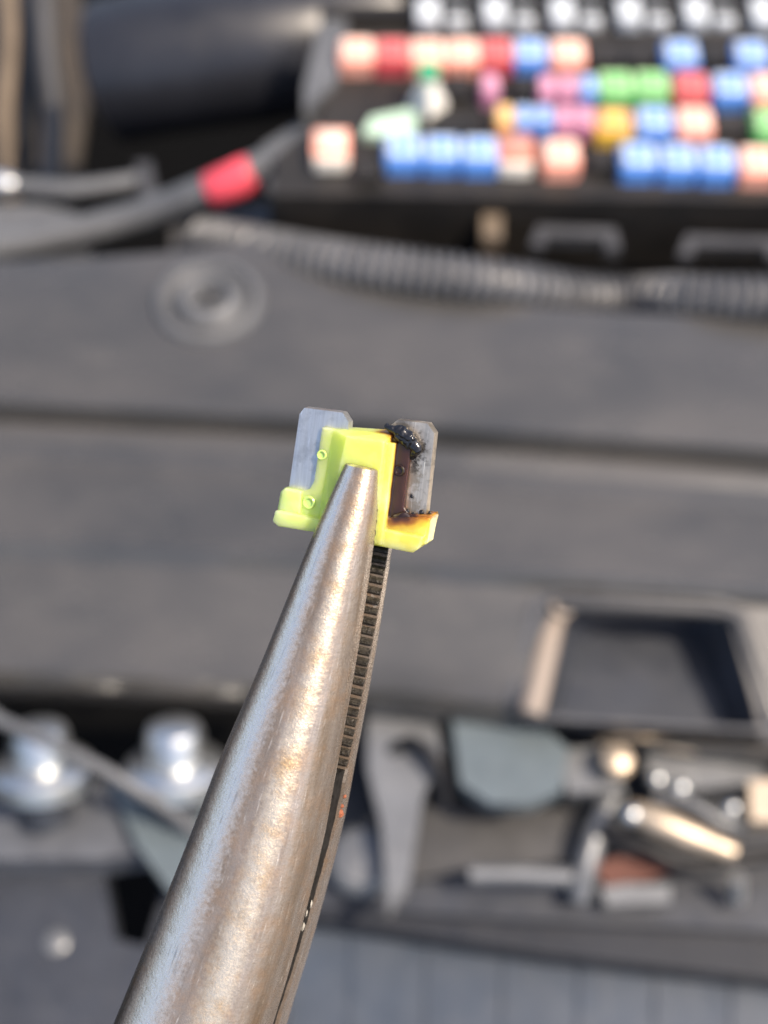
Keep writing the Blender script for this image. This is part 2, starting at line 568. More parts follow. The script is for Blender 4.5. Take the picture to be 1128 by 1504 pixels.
fuse(996, 230, 'blue', 'middle blue fuse of three at the right of the front row')
fuse(1053, 232, 'blue', 'blue fuse touching a peach one in the front row')
fuse(1113, 234, 'peach', 'peach fuse at the right end of the front row')

def two_tone(px, py, kind, label):
    W, D, H = 0.86, 0.82, 0.85
    p = G(px, py, ZT); p.z = ZT - H
    t = thing('cartridge_fuse', p, label, 'fuse', 'cartridge fuses in the fuse box')
    bm = bmesh.new()
    add_box(bm, p + Vector((0, 0, H / 2)), (W, D, H))
    finish(bm, 'body', M['f_' + kind], t, 0.05)
    bm = bmesh.new()
    add_box(bm, p + Vector((0, -D / 2 - 0.05, H * 0.42)), (W * 0.92, 0.14, H * 0.84))
    finish(bm, 'front_plate', M['f_cream'], t, 0.03)
    bm = bmesh.new()
    add_box(bm, p + Vector((0, 0.02, H + 0.015)), (W * .7, D * .65, 0.07))
    finish(bm, 'top', M['w_' + kind], t, 0.02)
two_tone(757, 214, 'brown', 'brown topped fuse with white front between blue and peach fuses')
two_tone(486, 206, 'peach', 'tan fuse with white front alone at the far left of the front row')

# white connector with green cap, mint strip beside it
t = thing('connector', G(628, 150, ZD), 'white cone shaped connector with green cap behind the blue fuses', 'connector')
c = G(628, 158, ZD)
lathe('body', c, [(0.50, 0), (0.46, 0.25), (0.30, 0.6), (0.24, 0.85)], M['white'], t, 4)
bm = bmesh.new()
add_box(bm, c + Vector((0.0, 0.1, 1.02)), (0.46, 0.4, 0.32))
finish(bm, 'cap', plain('green_cap', (0.03, 0.33, 0.16), 0.4), t, 0.04)
tag(slab('terminal_strip', [(545, 172), (600, 160), (612, 166), (612, 192), (590, 200), (532, 196)], ZD + 0.25, 0.3, M['mint']), 'pale mint green strip lying left of the white connector', 'terminal strip')

# relays along the top
RL = ['pale grey relay at the left end of its row behind the peach fuses', 'pale grey relay behind the red and blue rear fuses', 'pale grey relay behind the last peach fuse of the rear row', 'pale grey relay behind the empty sockets of the rear row', 'pale grey relay behind the gap between the two lone blue fuses', 'pale grey relay cut off by the upper right corner']
for i in range(6):
    px = 650 + 98.5 * i
    p = G(px, 8, 1.0); p.z = 0.0
    t = thing('relay', p, RL[i], 'relay', 'relays behind the fuse rows')
    bm = bmesh.new(); add_box(bm, p + Vector((0, 0, 0.3)), (1.60, 1.1, 0.6)); finish(bm, 'base', M['darkgrey'], t, 0.06)
    bm = bmesh.new(); add_box(bm, p + Vector((-0.38, -0.05, 0.72)), (0.62, 0.95, 0.5)); finish(bm, 'cap', M['relay'], t, 0.08)
    bm = bmesh.new(); add_box(bm, p + Vector((0.38, -0.02, 0.66)), (0.55, 0.85, 0.36)); finish(bm, 'cap', M['relay'], t, 0.08)

# ------------------------------------------------------------------ top left: air hose, cables
hp = spline([tuple(G(x, y, z)) for x, y, z in [(150, 108, -3.0), (230, 92, -2.6), (330, 78, -2.4), (430, 66, -2.4), (560, 40, -2.6)]], 10)
o = tube('air_hose', hp, lambda t: 2.05 * min(1.0, 0.80 + 4.0 * t if t < 0.05 else 1.0), M['rubber'], None, 40)
tag(o, 'fat black rubber air hose behind the fuse box', 'hose')
for i, (pts, r, mt, lab) in enumerate([
    ([(8, -60, -5), (14, 60, -6), (6, 180, -7), (18, 300, -8)], 0.30, 'tan', 'tan dusty cable hanging at the far upper left corner'),
    ([(62, -60, -5), (66, 60, -6), (78, 180, -7), (72, 300, -8)], 0.38, 'darkgrey', 'grey cable hanging just left of the fat black hose'),
    ([(32, -60, -8), (38, 100, -8), (30, 240, -8.5), (40, 330, -9)], 0.5, 'black', 'black cable hanging between the tan and grey ones'),
]):
    tag(tube('hanging_cable', spline([tuple(G(*p)) for p in pts], 8), r, M[mt], None, 14), lab, 'cable', 'cables hanging at the upper left')

tag(slab('firewall_panel', [(-900, -120), (112, -120), (128, 150), (100, 345), (-900, 345)], -10.0, 0.4, plain('brown_dusty_panel', (0.020, 0.016, 0.012), 0.7, 0, 0.6, 0.5, col2=(0.055, 0.043, 0.030)), None), 'dusty brown panel behind the hanging cables at the upper left', 'panel')
# rod with bright end
t = thing('control_rod', G(110, 275, -2.4), 'grey rod with bright metal end and upright bracket at the left', 'rod')
tube('rod', spline([tuple(G(x, y, z)) for x, y, z in [(18, 272, -2.4), (90, 278, -2.4), (160, 272, -2.4), (220, 262, -2.4)]], 6), 0.24, M['grey'], t)
tube('metal_end', [G(-40, 268, -2.4), G(-10, 270, -2.4), G(10, 272, -2.4), G(24, 273, -2.4)], [0.30, 0.36, 0.34, 0.24], M['zinc'], t)
slab('bracket', [(198, 238), (222, 236), (232, 292), (210, 296)], -2.1, 0.5, M['darkgrey'], t)

# battery cable with red tape
t = thing('battery_cable', G(330, 275, -1.2), 'thick grey cable with a red wrapped sleeve running up to the fuse box', 'cable')
cp = spline([tuple(G(x, y, z)) for x, y, z in [(-60, 372, -2.4), (70, 350, -2.2), (200, 318, -1.8), (300, 280, -1.0), (380, 246, -0.5), (440, 214, -0.2), (480, 196, 0.0)]], 10)
tube('cable', cp, 0.40, M['grey'], t)
rp = [G(x, y, z) for x, y, z in [(308, 281, -0.96), (340, 268, -0.74), (372, 253, -0.50)]]
tube('red_sleeve', [rp[0], rp[0].lerp(rp[1], 0.1), rp[1], rp[1].lerp(rp[2], 0.9), rp[2]], [0.43, 0.47, 0.48, 0.47, 0.43], M['red'], t, 20)
slab('terminal_lug', [(384, 214), (440, 180), (462, 190), (462, 214), (410, 244)], 0.0, 0.4, M['grey'], t)
tag(slab('support_plate', [(-60, 300), (60, 300), (140, 322), (130, 372), (-60, 400)], -2.6, 0.3, M['grey'], None), 'flat grey plate under the left end of the battery cable', 'plate')
tag(slab('support_rail', [(250, 330), (420, 290), (470, 320), (430, 352), (250, 372)], -2.0, 0.8, M['darkgrey'], None), 'dark rail below the red sleeve behind the cover', 'rail')
tag(slab('wiring_trough', [(420, 300), (1500, 320), (1500, 420), (560, 396), (430, 350)], -2.2, 0.8, M['darkgrey'], None), 'dark trough between the fuse box and the conduit', 'trough')

# ------------------------------------------------------------------ below the cover: left
def adjuster(px, py, k, label):
    p = G(px, py, -2.6)
    u = ppx(-2.6, py)
    ax = (UP * 0.945 - FW * 0.327).normalized()
    t = thing('adjuster_bolt', p - ax * 1.2, label, 'bolt', 'shiny bolts at the lower left')
    lathe('flange', p, [(66 * u * k, -0.42), (74 * u * k, -0.36), (75 * u * k, 0.0), (68 * u * k, 0.10), (48 * u * k, 0.16)], M['zinc'], t, 40, ax)
    lathe('cap', p + ax * 0.16, [(42 * u * k, 0.0), (43 * u * k, 0.55), (38 * u * k, 0.72), (25 * u * k, 0.80), (0, 0.82)], M['zinc'], t, 40, ax)
    lathe('shank', p - ax * 1.2, [(40 * u * k, 0.0), (40 * u * k, 0.9)], M['slate'], t, 24, ax)
adjuster(62, 1126, 1.0, 'shiny metal bolt half cut by the left edge under the strap')
adjuster(258, 1124, 1.0, 'shiny metal bolt close to the plier jaw')
tag(tube('strap', spline([tuple(G(x, y, z)) for x, y, z in [(-500, 930, -2.6), (-60, 1035, -1.7), (0, 1058, -1.6), (110, 1108, -1.5), (210, 1165, -1.9), (300, 1230, -3.2), (380, 1290, -5.0)]], 6), 0.13, M['grey'], None), 'thin grey strap crossing diagonally over the two shiny bolts', 'strap')
t = thing('lamp_housing', G(150, 1200, -5), 'blue grey plastic lamp housing under the shiny bolts', 'housing')
slab('upper_shelf', [(-200, 1150), (330, 1150), (330, 1235), (150, 1262), (-200, 1262)], -3.6, 1.0, plain('dusty_shelf_plastic', (0.05, 0.054, 0.062), 0.45, 0, 0.8, 1.0), t)
slab('side_lobe', [(160, 1150), (330, 1160), (300, 1290), (250, 1310), (200, 1240)], -3.2, 0.8, M['steelblue'], t, 0.2)
t = thing('bumper_bracket', G(80, 1400, -6), 'dark slate bracket with one small bolt at the bottom left', 'bracket')
slab('body', [(-200, 1262), (150, 1268), (170, 1380), (260, 1400), (260, 1640), (-200, 1640)], -4.6, 1.2, M['slate'], t, 0.15)
lathe('bolt_head', G(83, 1384, -4.6), [(0.26, 0), (0.26, 0.06), (0.2, 0.09), (0, 0.10)], M['steel'], t, 20)
tag(slab('side_bracket', [(255, 1260), (420, 1260), (420, 1640), (190, 1640), (200, 1440)], -5.4, 1.0, M['slate'], None, 0.15), 'blue grey bracket mostly hidden behind the plier jaw', 'bracket')

# ------------------------------------------------------------------ below the cover: latch and brackets, right
t = thing('hood_latch', G(760, 1200, -5), 'grey metal hood latch with rounded plate and shiny bars below the tray', 'latch')
slab('latch_plate', [(664, 1058), (800, 1068), (835, 1100), (826, 1160), (780, 1182), (720, 1180), (676, 1150)], -2.6, 0.5, M['steelblue'], t, 0.12)
slab('left_arm', [(540, 1048), (640, 1058), (650, 1110), (620, 1170), (600, 1300), (570, 1340), (560, 1210), (540, 1130)], -3.0, 0.5, M['steel'], t, 0.12)
slab('lower_plate', [(600, 1180), (840, 1190), (870, 1260), (720, 1275), (600, 1290)], -4.2, 0.5, M['darkgrey'], t, 0.1)
tube('cross_bar', [G(690, 1284, -3.6), G(760, 1284, -3.6), G(840, 1288, -3.6)], 0.20, M['steel'], t)
tube('release_lever', spline([tuple(G(x, y, z)) for x, y, z in [(925, 1188, -3.0), (960, 1205, -3.0), (1020, 1230, -3.1), (1078, 1252, -3.2)]], 5), lambda q: 0.20 + 0.12 * math.sin(math.pi * min(1, q * 1.1)), M['brass'], t)
tube('side_arm', spline([tuple(G(x, y, z)) for x, y, z in [(905, 1160, -3.6), (880, 1210, -3.6), (860, 1270, -3.8), (850, 1320, -4.2)]], 5), 0.26, M['steel'], t)
lathe('pivot_ball', G(905, 1118, -2.5), [(0.0, -0.3), (0.3, -0.22), (0.38, 0.0), (0.3, 0.22), (0.0, 0.32)], M['brass'], t, 20)
slab('spring_seat', [(820, 1100), (905, 1096), (915, 1160), (835, 1165)], -2.9, 0.4, M['steel'], t, 0.1)
slab('rusty_bracket', [(870, 1268), (960, 1248), (1010, 1262), (960, 1290), (890, 1300)], -3.9, 0.3, M['rust'], t, 0.08)
slab('striker_rail', [(950, 1110), (1120, 1118), (1128, 1150), (1000, 1160), (950, 1140)], -3.0, 0.4, M['steel'], t, 0.1)
for i, (x, y, z, r) in enumerate([(965, 1144, -2.7, 0.17), (1000, 1156, -2.7, 0.18), (1075, 1186, -2.8, 0.18), (928, 1196, -2.6, 0.2)]):
    lathe('rivet', G(x, y, z), [(r, -0.1), (r, 0.0), (r * 0.8, r * 0.5), (r * 0.4, r * 0.8), (0, r * 0.85)], M['zinc'], t, 18)
for pts, r, mt, lab in [
    ([(880, 1092, -2.9), (930, 1082, -2.6), (1000, 1098, -2.6), (1060, 1100, -2.7), (1150, 1120, -3.0)], 0.13, 'brass', 'thin tan wire running just under the tray towards the right edge'),
    ([(960, 1170, -3.0), (1010, 1178, -2.9), (1060, 1206, -3.0), (1110, 1215, -3.2), (1180, 1216, -3.4)], 0.11, 'steel', 'thin grey wire curving above the tan lever to the right edge'),
    ([(880, 1220, -3.4), (940, 1240, -3.3), (1010, 1270, -3.5), (1100, 1262, -3.7), (1170, 1250, -3.9)], 0.16, 'black', 'black wire passing below the tan lever'),
    ([(560, 1120, -3.4), (600, 1090, -2.7), (640, 1120, -2.6), (655, 1180, -3.2)], 0.14, 'black', 'short black hose looped over the grey latch arm'),
]:
    tag(tube('latch_wire' if 'wire' in lab else 'loop_hose', spline([tuple(G(*p)) for p in pts], 8), r, M[mt], None, 10), lab, 'wire' if 'wire' in lab else 'hose')
tag(slab('corner_block', [(1100, 1146), (1180, 1146), (1180, 1206), (1104, 1206)], -2.6, 0.8, M['brass'], None, 0.12), 'beige metal block at the right edge below the tray', 'block')
tag(slab('lower_tab', [(880, 1296), (985, 1300), (985, 1326), (890, 1330)], -4.0, 0.3, M['steel'], None, 0.06), 'small beige tab below the rusty bracket', 'tab')
tag(tube('pin_stub', [G(1082, 1320, -4.2), G(1084, 1290, -3.6)], 0.17, M['zinc'], None), 'short pale pin standing near the right end of the ledge', 'pin')
tag(slab('support_beam', [(470, 1040), (1500, 1130), (1500, 1330), (440, 1330)], -5.6, 1.0, M['slate'], None, 0.1), 'dark cross beam behind the latch parts', 'beam')
tag(lathe('round_cap', G(532, 1262, -4.0), [(0.75, -0.3), (0.75, 0.0), (0.6, 0.18), (0.2, 0.26), (0, 0.27)], M['steel'], None, 28), 'shiny round cap beside the right rim of the pliers', 'cap')

# ------------------------------------------------------------------ grille at the bottom
t = thing('front_grille', G(800, 1420, -7), 'blue grey grille panel with upright ribs under a dark lip', 'grille')
slab('ledge', [(440, 1262), (800, 1290), (1500, 1318), (1500, 1388), (800, 1352), (440, 1330)], -4.6, 0.8, M['slate'], t, 0.12)
slab('lip', [(440, 1300), (800, 1345), (1500, 1400), (1500, 1480), (800, 1400), (440, 1345)], -4.9, 0.8, plain('dark_lip_plastic', (0.010, 0.012, 0.017), 0.45, 0, 0.3, 0.6, spec=0.35), t, 0.15)
slab('back_plate', [(400, 1330), (1500, 1470), (1500, 1900), (360, 1900)], -5.9, 0.4, M['grille'], t, 0.1)
for i in range(9):
    x = 405 + i * 112
    y0 = 1336 + (x - 440) * 0.115
    slab('rib', [(x, y0), (x + 12, y0 + 1), (x - 2, 1900), (x - 14, 1900)], -5.84, 0.2, M['grille'], t, 0.03)

# ================================================================== SUBJECT: blown fuse in plier jaws
FX = Vector((0.936, -0.182, 0.30))
FY = Vector((0.1096, 0.962, 0.22))
FX.normalize()
FY = (FY - FX * FY.dot(FX)).normalized()
FZ = FX.cross(FY)
AX = Matrix((RT, UP, -FW)).transposed()          # camera axes as columns
BX, BY, BZ = AX @ FX, AX @ FY, AX @ FZ
FO = FP(520, 705, 0)

def H(px, py, z):
    """local (x, y) in photo-pixel units on the fuse's plane z seen at photo pixel"""
    d = ray(px, py)
    o = FO + BZ * (z * s)
    t_ = (o - CAM).dot(BZ) / d.dot(BZ)
    q = CAM + d * t_ - FO
    return q.dot(BX) / s, q.dot(BY) / s

def L2W(x, y, z):
    return FO + (BX * x + BY * y + BZ * z) * s

fuse_root = thing('blade_fuse', FO, 'lime yellow blade fuse with one burnt side gripped in the pliers', 'fuse')

def fprism(bm, pix, z0, z1, zref=None):
    zr = z1 if zref is None else zref
    loc = [H(x, y, zr) for x, y in pix]
    add_prism(bm, [L2W(x, y, z1) for x, y in loc], [L2W(x, y, z0) for x, y in loc])
    return loc

def hull(bm, pts):
    vs = [bm.verts.new(p) for p in pts]
    r = bmesh.ops.convex_hull(bm, input=vs)
    bmesh.ops.delete(bm, geom=[g for g in r['geom_interior'] + r['geom_unused'] if isinstance(g, bmesh.types.BMVert)], context='VERTS')

bm = bmesh.new()
# thin web carrying both blades
fprism(bm, [(473, 627), (498, 632), (560, 640), (604, 652), (593, 745), (600, 755), (634, 757), (626, 800), (404, 768), (412, 722), (419, 716), (444, 722), (455, 718), (461, 706)], -17, 17)
# thick foot of the housing
fprism(bm, [(404, 750), (430, 755), (470, 764), (560, 777), (621, 789), (616, 805), (606, 812), (560, 803), (470, 783), (408, 773), (400, 766)], -31, 31)
fprism(bm, [(414, 722), (419, 717), (442, 722), (440, 762), (408, 757)], -22, 22)
fprism(bm, [(600, 760), (632, 762), (624, 792), (556, 783), (560, 760)], -22, 22)
# raised middle block, both sides
front = [H(x, y, 40) for x, y in [(509, 641), (564, 649), (545, 798), (476, 786)]]
mid = [H(x, y, 16) for x, y in [(489, 630), (579, 636), (566, 804), (464, 786)]]
hull(bm, [L2W(x, y, 40) for x, y in front] + [L2W(x, y, 16) for x, y in mid] + [L2W(x, y, -16) for x, y in mid] + [L2W(x, y, -40) for x, y in front])
fprism(bm, [(560, 649), (579, 652), (561, 801), (542, 798)], -34, 34)
hs = finish(bm, 'housing', None, fuse_root, 0, False)
rm = hs.modifiers.new('rm', 'REMESH')
rm.mode = 'VOXEL'
rm.voxel_size = 0.0055
rm.use_smooth_shade = True
sm = hs.modifiers.new('sm', 'SMOOTH')
sm.factor = 0.5
sm.iterations = 3
dg = bpy.context.evaluated_depsgraph_get()
me = bpy.data.meshes.new_from_object(hs.evaluated_get(dg))
hs.modifiers.clear()
old = hs.data
hs.data = me
bpy.data.meshes.remove(old)
for p in me.polygons:
    p.use_smooth = True

# burn attribute: how far each point is charred, 0 clean .. 1 black brown
strip = [H(x, y, 17) for x, y in [(580, 630), (590, 660), (583, 715), (582, 762), (598, 760)]]
side = [H(x, y, 17) for x, y in [(598, 760), (628, 758)]]
tip = [H(x, y, 30) for x, y in [(566, 626), (580, 634)]]
def dseg(p, a, b):
    ap, ab = (p[0] - a[0], p[1] - a[1]), (b[0] - a[0], b[1] - a[1])
    q = max(0, min(1, (ap[0] * ab[0] + ap[1] * ab[1]) / (ab[0] ** 2 + ab[1] ** 2 + 1e-9)))
    return math.hypot(ap[0] - q * ab[0], ap[1] - q * ab[1])
burn = me.attributes.new('burn', 'FLOAT', 'POINT')
toxic = me.attributes.new('across', 'FLOAT', 'POINT')
vals, vac = [], []
for v in me.vertices:
    co = v.co
    x, y, z = co.dot(BX) / s, co.dot(BY) / s, co.dot(BZ) / s
    nz = noise.fractal(co * 9.0, 1.0, 2.0, 3)
    d1 = min(dseg((x, y), a, b) for a, b in zip(strip, strip[1:]))
    d1 += max(0, z - 18) * 3.2
    d2 = dseg((x, y), *side) + max(0, z - 24) * 1.5
    d3 = dseg((x, y), *tip) + abs(z - 26) * 0.15
    b1 = 1.0 - (d1 - 8.5) / 36.0
    b2 = 0.70 - (d2 - 2) / 40.0
    b3 = 0.98 - (d3 - 1) / 20.0
    vals.append(max(0.0, min(1.0, max(b1, b2, b3) + 0.16 * nz)))
    vac.append(x / 240.0 + 0.5)
burn.data.foreach_set('value', vals)
toxic.data.foreach_set('value', vac)

m, nt, b = principled('burnt_lime_plastic')
at = node(nt, 'ShaderNodeAttribute', attribute_name='burn')
ac = node(nt, 'ShaderNodeAttribute', attribute_name='across')
r0 = node(nt, 'ShaderNodeValToRGB')
nt.links.new(ac.outputs['Fac'], r0.inputs[0])
r0.color_ramp.elements[0].position = 0.15
r0.color_ramp.elements[0].color = (0.60, 0.82, 0.20, 1)
r0.color_ramp.elements[1].position = 0.95
r0.color_ramp.elements[1].color = (0.61, 0.55, 0.085, 1)
r1_ = node(nt, 'ShaderNodeValToRGB')
e = r1_.color_ramp.elements
nt.links.new(at.outputs['Fac'], r1_.inputs[0])
e[0].position = 0.30; e[0].color = (0.54, 0.46, 0.07, 1)
e[1].position = 0.86; e[1].color = (0.040, 0.015, 0.009, 1)
for pos, col in ((0.48, (0.52, 0.34, 0.035)), (0.62, (0.27, 0.11, 0.014)), (0.76, (0.10, 0.034, 0.012))):
    q = e.new(pos); q.color = (*col, 1)
mr = node(nt, 'ShaderNodeMapRange')
mr.inputs[1].default_value = 0.05; mr.inputs[2].default_value = 0.40
nt.links.new(at.outputs['Fac'], mr.inputs[0])
tcp = node(nt, 'ShaderNodeTexCoord')
pale = noise_fac(nt, tcp.outputs['Object'], 5.0, 3, 0.5, 0.48, 0.66, (0, 0.38))
cln = mixrgb(nt, pale, r0.outputs[0], (0.72, 0.82, 0.42))
colr = mixrgb(nt, mr.outputs[0], cln, r1_.outputs[0])
nt.links.new(colr, b.inputs['Base Color'])
b.inputs['Subsurface Weight'].default_value = 1.0
b.inputs['Subsurface Radius'].default_value = (1.0, 1.0, 0.45)
b.inputs['Subsurface Scale'].default_value = 0.40
b.inputs['Roughness'].default_value = 0.3
b.inputs['Coat Weight'].default_value = 0.08
b.inputs['Coat Roughness'].default_value = 0.12
tcn = node(nt, 'ShaderNodeTexCoord')
nb = node(nt, 'ShaderNodeTexNoise'); nb.inputs['Scale'].default_value = 8; nb.inputs['Detail'].default_value = 3
nt.links.new(tcn.outputs['Object'], nb.inputs['Vector'])
bp = node(nt, 'ShaderNodeBump'); bp.inputs['Strength'].default_value = 0.2; bp.inputs['Distance'].default_value = 0.02
nt.links.new(nb.outputs[0], bp.inputs['Height']); nt.links.new(bp.outputs[0], b.inputs['Normal'])
me.materials.append(m)
M['housing'] = m
M['lime'] = plain('lime_plastic', (0.46, 0.62, 0.17), 0.25, 0, 0.1, 8)
M['lime'].node_tree.nodes['Principled BSDF'].inputs['Subsurface Weight'].default_value = 0.2
M['lime'].node_tree.nodes['Principled BSDF'].inputs['Subsurface Scale'].default_value = 0.05
M['charbrown'] = plain('charred_brown_plastic', (0.016, 0.007, 0.005), 0.12, 0, 0.3, 14)

# moulded stakes (little ringed posts)
for px, py, rr, mt in [(473, 668, 7.5, 'lime'), (454, 738, 10, 'lime'), (587, 691, 8.5, 'charbrown')]:
    x, y = H(px, py, 17)
    lathe('stake', L2W(x, y, 16), [(rr * s, 0), (rr * s, 3.0 * s), (rr * 0.86 * s, 4.2 * s), (rr * 0.62 * s, 3.6 * s), (rr * 0.55 * s, 1.2 * s), (0, 1.0 * s)], M[mt], fuse_root, 28, BZ)

# blades
def blade_mat(name, c1, c2, dirt, rough, soot=(), crease=None):
    m, nt, b = principled(name)
    uvn = node(nt, 'ShaderNodeTexCoord')
    mp = node(nt, 'ShaderNodeMapping')
    nt.links.new(uvn.outputs['UV'], mp.inputs['Vector'])
    mp.inputs['Scale'].default_value = (1.0, 0.05, 1.0)
    f1 = noise_fac(nt, mp.outputs[0], 60.0, 4, 0.7, 0.35, 0.70)
    f2 = noise_fac(nt, uvn.outputs['UV'], 5.0, 5, 0.65, 0.48, 0.68)
    f3 = noise_fac(nt, uvn.outputs['UV'], 17.0, 3, 0.6, 0.60, 0.70)
    c = mixrgb(nt, f1, c1, c2)
    c = mixrgb(nt, f2, c, tuple(k * 0.72 for k in c1))
    d = node(nt, 'ShaderNodeMath', operation='MULTIPLY'); d.inputs[1].default_value = dirt
    nt.links.new(f3, d.inputs[0])
    c = mixrgb(nt, d.outputs[0], c, (0.05, 0.045, 0.04))
    # bright scratches along the blade
    mp2 = node(nt, 'ShaderNodeMapping')
    nt.links.new(uvn.outputs['UV'], mp2.inputs['Vector'])
    mp2.inputs['Scale'].default_value = (1.0, 0.05, 1.0)
    mp2.inputs['Rotation'].default_value = (0, 0, 0.03)
    sc_ = noise_fac(nt, mp2.outputs[0], 75.0, 2, 0.5, 0.66, 0.71, (0, 0.9))
    c = mixrgb(nt, sc_, c, tuple(min(1, k * 1.5) for k in c2))
    # soot and heat stains around single points
    ns = noise_fac(nt, uvn.outputs['UV'], 30.0, 5, 0.7, 0.3, 0.7, (-0.5, 0.5))
    for (sx_, sy_, rad_, amt, scol) in soot:
        vd = node(nt, 'ShaderNodeVectorMath', operation='DISTANCE')
        nt.links.new(uvn.outputs['UV'], vd.inputs[0])
        vd.inputs[1].default_value = (sx_, sy_, 0)
        m1 = node(nt, 'ShaderNodeMath', operation='DIVIDE'); m1.inputs[1].default_value = rad_
        nt.links.new(vd.outputs['Value'], m1.inputs[0])
        m2 = node(nt, 'ShaderNodeMath', operation='ADD')
        nt.links.new(m1.outputs[0], m2.inputs[0]); nt.links.new(ns, m2.inputs[1])
        m3 = node(nt, 'ShaderNodeMapRange'); m3.inputs[1].default_value = 1.0; m3.inputs[2].default_value = 0.45
        m3.inputs[3].default_value = 0.0; m3.inputs[4].default_value = amt
        nt.links.new(m2.outputs[0], m3.inputs[0])
        c = mixrgb(nt, m3.outputs[0], c, scol)
    nt.links.new(c, b.inputs['Base Color'])
    fr = noise_fac(nt, mp.outputs[0], 14.0, 4, 0.6, 0.35, 0.65, (rough - 0.06, rough + 0.06))
    nt.links.new(fr, b.inputs['Roughness'])
    b.inputs['Metallic'].default_value = 0.85
    n2 = node(nt, 'ShaderNodeTexNoise'); n2.inputs['Scale'].default_value = 30; n2.inputs['Detail'].default_value = 4
    nt.links.new(mp.outputs[0], n2.inputs['Vector'])
    bp = node(nt, 'ShaderNodeBump'); bp.inputs['Strength'].default_value = 0.10; bp.inputs['Distance'].default_value = 0.004
    nt.links.new(n2.outputs[0], bp.inputs['Height']); nt.links.new(bp.outputs[0], b.inputs['Normal'])
    return m
M['blade_clean'] = blade_mat('tinned_blade', (0.56, 0.55, 0.53), (0.70, 0.69, 0.67), 0.2, 0.36)
def spot(px, py, r, amt, col):
    x, y = H(px, py, 9)
    return (x * s + 0.4 * 9 * s, y * s, r * s, amt, col)
SOOT, HEAT = (0.025, 0.023, 0.022), (0.22, 0.15, 0.08)
M['blade_dirty'] = blade_mat('sooty_blade', (0.52, 0.455, 0.37), (0.68, 0.60, 0.49), 0.3, 0.44,
    [spot(600, 700, 26, 0.6, HEAT), spot(600, 745, 22, 0.6, HEAT), spot(604, 660, 26, 0.9, SOOT), spot(607, 688, 10, 0.6, SOOT), spot(605, 729, 5, 0.8, SOOT), spot(590, 622, 14, 0.5, SOOT)])

def blade(pix, mat, label, z0, z1, bev):
    bm = bmesh.new()
    loc = [H(x, y, z1) for x, y in pix]
    add_prism(bm, [L2W(x, y, z1) for x, y in loc], [L2W(x, y, z0) for x, y in loc])
    ed = [e for e in bm.edges if e.calc_face_angle(0) > 0.5]
    bmesh.ops.bevel(bm, geom=ed, offset=bev * s, segments=2, affect='EDGES', clamp_overlap=True)
    lay = bm.loops.layers.uv.verify()
    for f in bm.faces:
        for lp in f.loops:
            q = lp.vert.co - FO
            lp[lay].uv = (q.dot(BX) + 0.4 * q.dot(BZ), q.dot(BY))
    o = finish(bm, 'blade', mat, fuse_root, 0)
    o['label'] = label
    return o
blade([(440, 608), (447, 599), (503, 606), (512, 620), (505, 730), (430, 752), (421, 740)], M['blade_clean'], 'clean grey metal blade on the left', -9, 9, 0.9)
blade([(574, 625), (583, 617), (628, 622), (638, 637), (624, 768), (580, 770), (570, 700)], M['blade_dirty'], 'sooty beige metal blade on the burnt side', -9, 9, 1.6)

# charred, melted blob at the top of the burnt side
bm = bmesh.new()
def sph(px, py, z, r):
    x, y = H(px, py, z)
    bmesh.ops.create_icosphere(bm, subdivisions=2, radius=r * s, matrix=Matrix.Translation(L2W(x, y, z)))
for q in [(570, 626, 20, 4.5), (577, 630, 20, 7), (585, 632, 20, 9), (592, 635, 19, 10), (599, 641, 18, 10), (606, 648, 16, 9.5), (611, 655, 15, 8.5), (613, 661, 14, 7.5), (609, 667, 13, 7), (605, 672, 13, 4.5), (586, 642, 20, 8), (594, 647, 19, 8.5), (580, 646, 19, 5.5), (600, 653, 17, 7)]:
    sph(*q)
bl = finish(bm, 'charred_blob', None, fuse_root, 0, True)
rm = bl.modifiers.new('rm', 'REMESH'); rm.mode = 'VOXEL'; rm.voxel_size = 0.004
smb = bl.modifiers.new('smb', 'SMOOTH'); smb.factor = 0.5; smb.iterations = 24
dg = bpy.context.evaluated_depsgraph_get()
me = bpy.data.meshes.new_from_object(bl.evaluated_get(dg))
bl.modifiers.clear()
bl.data = me
for v in me.vertices:
    n = noise.noise_vector(v.co * 15.0) * 0.016 + noise.noise_vector(v.co * 45.0) * 0.0035
    v.co += n
for p in me.polygons:
    p.use_smooth = True
M['char'] = plain('shiny_char', (0.008, 0.008, 0.010), 0.12, 0, 0.2, 8, spec=0.5, rvar=0.03)
me.materials.append(M['char'])
# melted puddle on the foot
x, y = H(590, 764, 17)
bm = bmesh.new()
bmesh.ops.create_icosphere(bm, subdivisions=3, radius=1.0, matrix=Matrix.Translation(L2W(x, y, 17)) @ Matrix((BX, BY, BZ)).transposed().to_4x4() @ Matrix.Diagonal((18 * s, 13 * s, 4.5 * s, 1)))
for v in bm.verts:
    v.co += noise.noise_vector(v.co * 22) * 0.010
finish(bm, 'melted_puddle', M['charbrown'], fuse_root)
# beads of soot on the dirty blade and the foot
for px, py, z, r in [(619, 753, 12, 4.0), (631, 754, 8, 3.2), (605, 729, 9.0, 2.6), (599, 681, 11, 3.0), (597, 689, 12, 2.4), (598, 751, 14, 3.4), (607, 755, 14, 2.6)]:
    x, y = H(px, py, z)
    bm = bmesh.new()
    bmesh.ops.create_icosphere(bm, subdivisions=2, radius=r * s, matrix=Matrix.Translation(L2W(x, y, z)) @ Matrix((BX, BY, BZ)).transposed().to_4x4() @ Matrix.Diagonal((1, 1, 0.5, 1)))
    for v in bm.verts:
        v.co += noise.noise_vector(v.co * 60) * 0.004
    finish(bm, 'soot_bead', M['char'], fuse_root)

